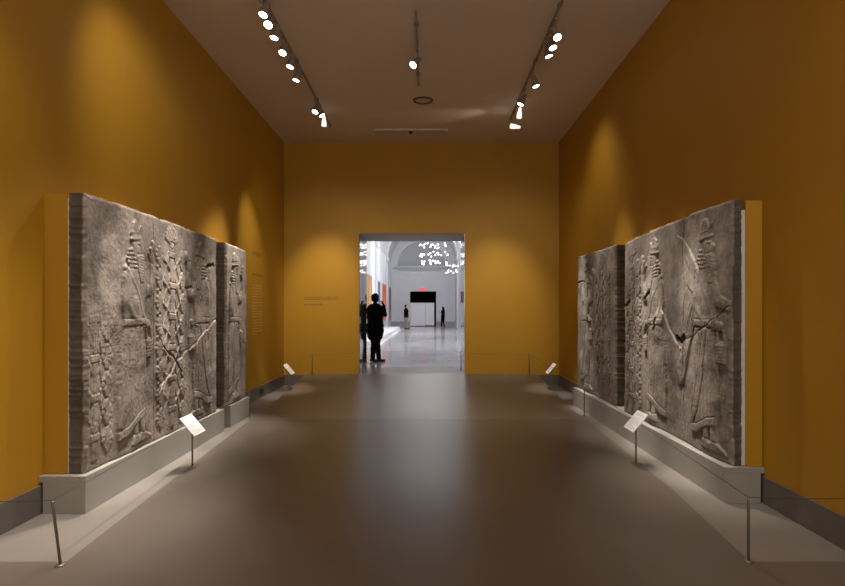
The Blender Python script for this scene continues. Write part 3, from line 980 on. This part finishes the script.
# small outlets
bm = bmesh.new(); box(bm, XL + .0225, 11.0, .06, XL + .03, 11.24, .17, bev=.003)
tag(link('floor_outlet', bm, M['black']), 'black outlet cover on the left skirting near the back corner', 'outlet')
bm = bmesh.new(); box(bm, XR - .012, 11.75, 1.20, XR - .0005, 11.83, 1.32, bev=.003)
tag(link('wall_outlet', bm, M['ochre']), 'small ochre wall plate on the right wall near the back corner', 'outlet')

# ------------------------------------------------------------------ ceiling: tracks, lamps, vent, rail
def track(x, y0, y1, lab):
    t = empty('lighting_track', (x, (y0 + y1) / 2, ZC)); tag(t, lab, 'lighting track', 'ceiling lighting tracks')
    L = (y1 - y0) / 2
    bm = bmesh.new(); box(bm, -.013, -L, -.035, .013, L, -.001, bev=.003); link('rail', bm, M['track'], t)
    k = -L + .4
    while k < L:
        bm = bmesh.new(); box(bm, -.03, k - .05, -.012, .03, k + .05, 0); link('ceiling_clip', bm, M['track'], t); k += 1.6
    bm = bmesh.new(); box(bm, -.017, L, -.04, .017, L + .03, -.001); link('end_cap', bm, M['track'], t)
track(-1.90, 3.5, 11.75, 'long bronze lighting track on the left of the ceiling')
track(1.57, 3.5, 11.3, 'long bronze lighting track on the right of the ceiling')
track(-0.14, 7.2, 9.6, 'short bronze lighting track in the middle of the ceiling')

def spot(loc, tgt, power, ang, blend=1.0, col=(1, .92, .81), size=.05):
    l = bpy.data.lights.new('spot_beam', 'SPOT'); l.energy = power; l.spot_size = math.radians(ang); l.spot_blend = blend
    l.color = col; l.shadow_soft_size = size
    o = bpy.data.objects.new('spot_beam', l); COL.objects.link(o)
    o.location = loc
    o.rotation_euler = (Vector(tgt) - Vector(loc)).to_track_quat('-Z', 'Y').to_euler()
    return o

def track_lamp(lens, tgt, tx, lab, power, ang, body='lampdark', blend=.6, rad=.052, group=None):
    """lens: position of the lens disc; the head hangs from the track at x=tx"""
    lens = Vector(lens); d = (Vector(tgt) - lens).normalized()
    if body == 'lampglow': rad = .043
    piv = lens - d * .11
    t = empty('track_spotlight', (tx, piv.y, ZC - .045)); tag(t, lab, 'spotlight', group)
    o = t.location
    bm = bmesh.new(); box(bm, -.016, -.055, -.030, .016, .055, .0, bev=.003); link('adapter', bm, M['track'], t)
    bm = bmesh.new()
    e = piv - o
    polytube(bm, [Vector((0, 0, -.03)), Vector((0, 0, -.08)), Vector((e.x * .6, e.y, e.z * .5 - .04)), e], .007, seg=8)
    link('arm', bm, M['track'], t)
    bm = bmesh.new()
    a = piv - o - d * .07; c = lens - o
    L = (c - a).length
    rings(bm, [(a, rad * .45), (a + d * .01, rad * .62), (a + d * L * .35, rad * .72), (a + d * L * .55, rad * .98), (a + d * L, rad * 1.08)], seg=22, axis=d, caps=False)
    rings(bm, [(a + d * L, rad * 1.08), (a + d * (L + .002), rad * .95), (a + d * (L - .004), rad * .93)], seg=22, axis=d, caps=False)
    rings(bm, [(a, rad * .45), (a - d * .002, rad * .02)], seg=22, axis=d, caps=False)
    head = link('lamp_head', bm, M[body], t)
    bm = bmesh.new(); rings(bm, [(c - d * .006, rad * .94), (c - d * .003, rad * .94)], seg=22, axis=d); link('lens', bm, M['lens'], head)
    if power > 0:
        spot(lens + d * .03, tgt, power, ang, 1.0)

def unproj(px, y, z):
    s = (310 - y) / (z - EYE)
    return ((px - 427.5) / s, 600 / s, z)
Z0 = 4.95
OW = ['nearest', 'second', 'third', 'fourth', 'fifth', 'sixth', 'seventh', 'eighth', 'ninth']
KL = 0.98
LL = [((263, 15), (-2.74, 5.4, 1.0), 520, 34, 'lampdark'), ((268, 25), (-2.35, 3.6, .4), 300, 40, 'lampdark'), ((274, 38), (-2.74, 6.4, .9), 600, 24, 'lampdark'),
      ((282.5, 53), (-2.65, 5.7, 1.0), 500, 34, 'lampdark'), ((290, 67), (-2.74, 7.4, 1.1), 1000, 20, 'lampdark'), ((296, 80.5), (-2.80, 8.4, 1.3), 700, 30, 'lampdark'),
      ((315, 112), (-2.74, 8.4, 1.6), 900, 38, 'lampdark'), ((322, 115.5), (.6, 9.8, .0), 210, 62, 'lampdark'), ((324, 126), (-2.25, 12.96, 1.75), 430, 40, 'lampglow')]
for i, ((px, y), tg, pw, an, bd) in enumerate(LL):
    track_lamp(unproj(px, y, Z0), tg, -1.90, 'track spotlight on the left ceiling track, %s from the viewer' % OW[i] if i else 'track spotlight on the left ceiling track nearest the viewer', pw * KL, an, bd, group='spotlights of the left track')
RL = [((557.5, 37.5), (2.2, 4.9, .9), 240, 36, 'lampdark'), ((553, 48), (2.56, 6.3, 1.1), 600, 30, 'lampdark'), ((549, 56.5), (2.66, 7.6, 1.3), 700, 28, 'lampdark'),
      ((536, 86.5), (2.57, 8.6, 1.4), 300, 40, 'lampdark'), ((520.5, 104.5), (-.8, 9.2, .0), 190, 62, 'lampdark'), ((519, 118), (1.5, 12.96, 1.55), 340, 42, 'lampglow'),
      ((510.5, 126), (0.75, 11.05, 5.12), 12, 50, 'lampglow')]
for i, ((px, y), tg, pw, an, bd) in enumerate(RL):
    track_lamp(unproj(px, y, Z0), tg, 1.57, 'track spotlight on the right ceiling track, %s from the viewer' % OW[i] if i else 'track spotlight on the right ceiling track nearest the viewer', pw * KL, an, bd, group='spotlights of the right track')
track_lamp(unproj(413, 65, Z0), (-2.6, 5.2, 1.2), -0.14, 'single track spotlight hanging from the short middle track', 160 * KL, 40)
# added beams without lamp heads along the tracks, mostly above the picture
for loc, tg, pw, an in (((-1.9, 5.45, Z0), (-2.74, 5.42, 1.2), 1150, 18), ((-1.9, 6.5, Z0), (-2.74, 6.50, 1.2), 1250, 17), ((-1.9, 4.9, Z0), (-2.62, 4.5, .1), 420, 34),
                        ((-1.9, 4.4, Z0), (-2.55, 3.8, 0), 420, 40), ((-1.9, 5.2, Z0), (-3.1, 6.6, 3.2), 95, 80), ((-1.9, 3.6, Z0), (-3.1, 4.0, 1.4), 70, 70), ((1.57, 3.6, Z0), (2.84, 4.0, 1.4), 12, 70), ((1.57, 6.9, Z0), (2.56, 6.95, 1.2), 1200, 18),
                        ((1.57, 5.9, Z0), (2.56, 5.85, 1.1), 1000, 17), ((1.57, 5.3, Z0), (2.48, 5.6, .1), 240, 32),
                        ((1.57, 4.6, Z0), (2.45, 4.2, 0), 80, 40), ((1.57, 10.2, Z0), (2.60, 9.85, 1.2), 1300, 18), ((1.57, 9.6, Z0), (2.84, 9.9, 3.2), 50, 95), ((-1.9, 9.6, Z0), (-3.1, 10.7, 2.1), 280, 40)):
    spot(loc, tg, pw * KL, an)

# round ceiling vent
t = empty('ceiling_vent', (-.075, 10.36, ZC)); tag(t, 'round dark ringed vent set in the ceiling before the doorway', 'vent')
bm = bmesh.new(); rings(bm, [((0, 0, 0), .175), ((0, 0, -.016), .172), ((0, 0, -.02), .14), ((0, 0, -.006), .135)], seg=36, axis=(0, 0, -1), caps=False); link('ring', bm, M['vent'], t)
bm = bmesh.new(); rings(bm, [((0, 0, -.004), .134), ((0, 0, -.008), .06), ((0, 0, -.010), .01)], seg=36, axis=(0, 0, -1), caps=False); link('diffuser', bm, M['ceiling'], t)
# slim crosswise rail with a black head
t = empty('ceiling_rail', (-.33, 12.02, ZC)); tag(t, 'slim pale rail fixed crosswise on the ceiling near the end wall', 'rail')
bm = bmesh.new(); box(bm, -.72, -.02, -.03, .72, .02, 0, bev=.004); link('rail', bm, M['lamp'], t)
bm = bmesh.new(); box(bm, .70, -.03, -.04, .74, .03, 0, bev=.004); link('end_cap', bm, M['lamp'], t)
t = empty('security_camera', (-.33, 11.96, ZC - .03)); tag(t, 'small black dome camera under the crosswise ceiling rail', 'camera')
bm = bmesh.new(); rings(bm, [((0, 0, 0), .045), ((0, 0, -.03), .045), ((0, 0, -.035), .04)], seg=20, axis=(0, 0, -1)); link('mount', bm, M['lamp'], t)
bm = bmesh.new(); rings(bm, [((0, 0, -.035), .040), ((0, 0, -.06), .036), ((0, 0, -.078), .022), ((0, 0, -.084), .004)], seg=20, axis=(0, 0, -1)); link('dome', bm, M['black'], t)

# ------------------------------------------------------------------ visitors
def remeshed(name, bones, m, parent, voxel, smooth=4, extra=None):
    bm = bmesh.new()
    for p0, r0, p1, r1 in bones: capsule(bm, p0, r0, p1, r1)
    if extra: extra(bm)
    me = bpy.data.meshes.new(name + '_src'); bm.to_mesh(me); bm.free()
    o = bpy.data.objects.new(name + '_src', me); COL.objects.link(o)
    r = o.modifiers.new('r', 'REMESH'); r.mode = 'VOXEL'; r.voxel_size = voxel; r.use_smooth_shade = True
    s = o.modifiers.new('s', 'SMOOTH'); s.factor = .5; s.iterations = smooth
    dg = bpy.context.evaluated_depsgraph_get(); dg.update()
    ev = o.evaluated_get(dg)
    nm = bpy.data.meshes.new_from_object(ev)
    bpy.data.objects.remove(o); bpy.data.meshes.remove(me)
    nm.name = name; nm.materials.clear(); nm.materials.append(m)
    for p in nm.polygons: p.use_smooth = True
    n = bpy.data.objects.new(name, nm); COL.objects.link(n); n.parent = parent
    return n

def hand_bones(wr, d, n, side, curl=.5):
    """palm from the wrist along d, palm normal n, thumb on the side given by s"""
    wr = Vector(wr); d = Vector(d).normalized(); n = Vector(n); n = (n - d * n.dot(d)).normalized(); s = d.cross(n) * side
    B = [(wr, .026, wr + d * .03, .026)]
    for k in (-1, 0, 1): B.append((wr + d * .02 + s * .012 * k, .016, wr + d * .085 + s * .024 * k, .015))
    for k, L in zip((-1.5, -.5, .5, 1.5), (.058, .078, .084, .074)):
        a = wr + d * .088 + s * .0185 * k
        d1 = (d * math.cos(curl * .6) + n * math.sin(curl * .6)); d2 = (d * math.cos(curl * 1.7) + n * math.sin(curl * 1.7))
        b = a + d1 * L * .5; c = b + d2 * L * .5
        B += [(a, .0092, b, .0086), (b, .0086, c, .0075)]
    a = wr + d * .03 + s * .03; b = a + (d * .6 + s * .75 + n * .3).normalized() * .042; c = b + (d * .9 + s * .2 + n * .4).normalized() * .034
    B += [(wr + d * .02 + s * .012, .015, a, .013), (a, .012, b, .0105), (b, .0105, c, .009)]
    return B

def person(label, loc, rz, hgt, J, mats, voxel, long_hair=False, stout=1.0, skirt=False):
    t = empty('person', loc, rz); tag(t, label, 'person')
    k = hgt / 1.80
    S = lambda p: Vector(p) * k
    def bone(a, ra, b, rb, g=0.0): return (S(a), ra * k + g, S(b), rb * k + g)
    def torso(g):
        w = stout
        return [bone((-.085, 0, .95), .105 * w, (.085, 0, .95), .105 * w, g), bone((0, 0, .95), .13 * w, (0, .01, 1.12), .125 * w, g),
                bone((-.07, 0, 1.10), .10 * w, (-.085, 0, 1.36), .105 * w, g), bone((.07, 0, 1.10), .10 * w, (.085, 0, 1.36), .105 * w, g),
                bone((0, .015, 1.12), .12 * w, (0, .015, 1.36), .115 * w, g), bone((-.165, -.01, 1.455), .055, (.165, -.01, 1.455), .055, g), bone((0, 0, 1.40), .10, (0, -.005, 1.50), .06, g)]
    def arm(sd, g, hand=True):
        sh, el, wr = (sd * .185, -.01, 1.45), J['el'][sd], J['wr'][sd]
        return [bone(sh, .052, el, .042, g), bone(el, .041, wr, .028, g)]
    def leg(sd, g, low=.09):
        hp, kn, an = (sd * .09, 0, .93), J['kn'][sd], J['an'][sd]
        return [bone(hp, .088, kn, .058, g), bone(kn, .056, (an[0], an[1] - .012, .33), .056, g), bone((an[0], an[1] - .012, .33), .054, an, .038, g)]
    head = [bone((0, -.022, 1.695), .088, (0, .012, 1.70), .084), bone((0, .02, 1.66), .070, (0, .045, 1.605), .045), bone((0, -.005, 1.50), .056, (0, .0, 1.62), .054),
            bone((0, .098, 1.685), .010, (0, .116, 1.652), .014), bone((-.03, .088, 1.71), .014, (.03, .088, 1.71), .014), bone((-.022, .088, 1.615), .009, (.022, .088, 1.615), .009),
            bone((-.088, -.012, 1.69), .013, (-.09, -.01, 1.645), .010), bone((.088, -.012, 1.69), .013, (.09, -.01, 1.645), .010)]
    hd = J.get('head', (0, 0, 0))
    rot = Matrix.Rotation(hd[2], 3, 'Z') @ Matrix.Rotation(hd[0], 3, 'X')
    pv = Vector((0, 0, 1.54)) * k
    hb = [(pv + rot @ (a - pv), ra, pv + rot @ (b - pv), rb) for a, ra, b, rb in head]
    body = torso(0) + hb
    for sd in (-1, 1):
        body += arm(sd, 0) + leg(sd, 0)
        an = J['an'][sd]; yaw = J.get('toe', {-1: .12, 1: -.12})[sd]
        f = Vector((math.sin(-yaw), math.cos(yaw), 0))
        body += [(S(an), .040 * k, S((an[0], an[1], .045)) - f * .03, .034 * k), (S((an[0], an[1], .04)), .036 * k, S((an[0], an[1], .03)) + f * .14 * k, .026 * k)]
        hd_, hn_, cu = J['hand'][sd]
        body += hand_bones(S(J['wr'][sd]), hd_, hn_, J.get('thumb', {-1: 1, 1: -1})[sd], cu)
    remeshed('body', body, mats['skin'], t, voxel)
    # jacket or top
    jk = torso(.014 * k)
    for sd in (-1, 1):
        a = arm(sd, .014 * k)
        e, w = S(J['el'][sd]), S(J['wr'][sd])
        if mats.get('short'): jk += [(a[0][0], a[0][1], a[0][0].lerp(a[0][2], .75), a[0][3])]
        else: jk += [a[0], (e, .055 * k, e.lerp(w, .93), .043 * k)]
    hem = mats.get('hem', .86)
    jk += [bone((-.09, 0, hem + .12), .118 * stout, (-.095, 0, hem), .098 * stout), bone((.09, 0, hem + .12), .118 * stout, (.095, 0, hem), .098 * stout), bone((0, 0, hem + .12), .13 * stout, (0, 0, hem), .125 * stout)]
    remeshed('jacket', jk, mats['top'], t, voxel)
    tr = [bone((-.08, 0, .95), .118 * stout, (.08, 0, .95), .118 * stout)]
    for sd in (-1, 1):
        hp, kn, an = (sd * .09, 0, .93), J['kn'][sd], J['an'][sd]
        tr += [bone(hp, .104 * stout, kn, .076), bone(kn, .076, (an[0], an[1] - .005, .10), .064)]
    remeshed('trousers', tr, mats['legs'], t, voxel)
    for sd in (-1, 1):
        an = J['an'][sd]; yaw = J.get('toe', {-1: .12, 1: -.12})[sd]
        f = Vector((math.sin(-yaw), math.cos(yaw), 0))
        a = S((an[0], an[1], 0))
        sh = [(a + Vector((0, 0, .050)) - f * .05, .047, a + Vector((0, 0, .045)) + f * .05, .047), (a + Vector((0, 0, .040)) + f * .05, .043, a + Vector((0, 0, .034)) + f * .165, .034), (a + Vector((0, 0, .09)), .05, a + Vector((0, 0, .05)), .05)]
        remeshed('shoe', sh, mats.get('shoe', M['shoe']), t, .008)
    # hair and eyes
    T = lambda p: pv + rot @ (Vector(p) * k - pv)
    hr = [(T((0, -.030, 1.712)), .092 * k, T((0, -.004, 1.735)), .080 * k)]
    if long_hair:
        hr += [(T((0, -.05, 1.68)), .088 * k, T((0, -.085, 1.48)), .070 * k), (T((-.07, -.03, 1.68)), .045 * k, T((-.085, -.03, 1.48)), .038 * k), (T((.07, -.03, 1.68)), .045 * k, T((.085, -.03, 1.48)), .038 * k)]
    else:
        hr += [(T((0, -.055, 1.69)), .070 * k, T((0, -.055, 1.63)), .058 * k)]
    remeshed('hair', hr, M['hair'], t, .009)
    for sd in (-1, 1):
        bm = bmesh.new(); bmesh.ops.create_icosphere(bm, subdivisions=2, radius=.012 * k, matrix=Matrix.Translation(T((sd * .032, .088, 1.687))))
        link('eye', bm, M['eye'], t, smooth=True)
    return t

# man in black against the left jamb, profile to the right, one hand lifted to his face
J1 = dict(el={-1: (-.25, -.02, 1.16), 1: (.225, .16, 1.24)}, wr={-1: (-.23, .10, .93), 1: (.10, .20, 1.50)}, kn={-1: (-.075, .015, .50), 1: (.075, .02, .50)},
          an={-1: (-.06, -.03, .09), 1: (.065, .08, .09)}, hand={-1: ((.05, .35, -1), (1, 0, 0), .5), 1: ((-.25, -.25, .9), (-.1, -1, 0), .8)}, head=(-.06, 0, 0))
person('man in a black suit beside the left door jamb, one hand raised to his face', (-1.385, 15.85, RZ), -PI / 2 + .75, 1.81, J1,
       dict(skin=M['skin_silhouette'], top=M['suit'], legs=M['suit'], hem=.70), .010, stout=1.55)
J2 = dict(el={-1: (-.24, -.03, 1.17), 1: (.24, -.03, 1.17)}, wr={-1: (-.21, .10, .95), 1: (.21, .12, .96)}, kn={-1: (-.10, .01, .50), 1: (.10, .02, .50)},
          an={-1: (-.11, -.03, .09), 1: (.11, .04, .09)}, hand={-1: ((.05, .3, -1), (1, 0, 0), .5), 1: ((-.05, .3, -1), (-1, 0, 0), .5)}, head=(0, 0, 0))
person('man in dark jacket and khaki trousers left of the white screen, far end', (-1.55, 43.4, RZ), -1.25, 1.76, J2,
       dict(skin=M['skin'], top=M['suit'], legs=M['khaki'], hem=.88), .012, stout=1.3)
J3 = dict(el={-1: (-.25, .02, 1.17), 1: (.25, .0, 1.17)}, wr={-1: (-.17, .22, 1.30), 1: (.21, .14, 1.0)}, kn={-1: (-.09, .06, .50), 1: (.09, -.02, .50)},
          an={-1: (-.10, .08, .09), 1: (.10, -.10, .09)}, hand={-1: ((.3, .5, .8), (1, 0, 0), .5), 1: ((-.05, .4, -1), (-1, 0, 0), .5)}, head=(-.1, 0, 0))
person('woman with long dark hair in black clothes right of the white screen, far end', (1.20, 46.6, RZ), 1.05, 1.64, J3,
       dict(skin=M['skin'], top=M['suit'], legs=M['suit'], hem=.84, short=True, shoe=M['khaki']), .012, long_hair=True, stout=1.15)

# ------------------------------------------------------------------ added unseen fill lights for the hall and the gallery
def area(loc, tgt, sx, sy, power, col=(1, 1, 1)):
    l = bpy.data.lights.new('added_fill_light', 'AREA'); l.shape = 'RECTANGLE'; l.size = sx; l.size_y = sy; l.energy = power; l.color = col
    o = bpy.data.objects.new('added_fill_light', l); COL.objects.link(o); o.location = loc
    o.rotation_euler = (Vector(tgt) - Vector(loc)).to_track_quat('-Z', 'Y').to_euler()
    return o
CW = (1.0, 0.985, 0.975)
for y in (19, 27, 35, 43):
    area((HC + .6, y, 7.75), (HC - .4, y, 0), 2.0, 5.0, 190, CW)
area((1.2, 22, 6.6), (-3.0, 30, 2.6), 1.5, 6, 420, CW)
area((1.2, 34, 6.6), (-3.0, 41, 2.6), 1.5, 6, 420, CW)
area((-.4, 46.5, 7.2), (-.4, 50.2, 4.0), 3, 1.0, 30, CW)

area((1.3, 0.6, 5.15), (-1.6, 6.0, .8), 2.2, 2.5, 52, (1, .93, .83))  # gallery fill, added out of view above the camera
area((1.0, -2.6, 2.6), (-.6, 8, 5.2), 4.0, 2.0, 155, (1, .93, .83))  # uplight added behind the camera to brighten the ceiling
# added beams without fixtures: end wall washes, then the far label stands
for x, tx, p in ((-1.9, -2.0, 150), (1.57, 1.7, 150), (-.2, -.3, 110)):
    spot((x, 9.0, 5.0), (tx, YB, 1.6), p * .95, 70)
spot((-1.9, 9.6, 5.0), (-2.62, 11.25, .42), 620, 15)
spot((1.57, 9.6, 5.0), (2.33, 11.3, .42), 620, 15)
w = bpy.data.worlds.new('dark_world'); SC.world = w
w.use_nodes = True
bg = w.node_tree.nodes['Background']; bg.inputs[0].default_value = (0.10, 0.09, 0.08, 1); bg.inputs[1].default_value = 0.05

# ------------------------------------------------------------------ camera
cam = bpy.data.cameras.new('camera'); co = bpy.data.objects.new('camera', cam); COL.objects.link(co)
cam.sensor_fit = 'HORIZONTAL'; cam.sensor_width = 36.0; cam.lens = 600 / 845 * 36.0
cam.shift_x = -5.0 / 845; cam.shift_y = 17.0 / 845
cam.clip_start = .05; cam.clip_end = 200
co.location = (0, 0, EYE); co.rotation_euler = (PI / 2, 0, 0)
SC.camera = co
SC.view_settings.view_transform = 'Standard'
SC.view_settings.look = 'None'
SC.view_settings.exposure = 0.0
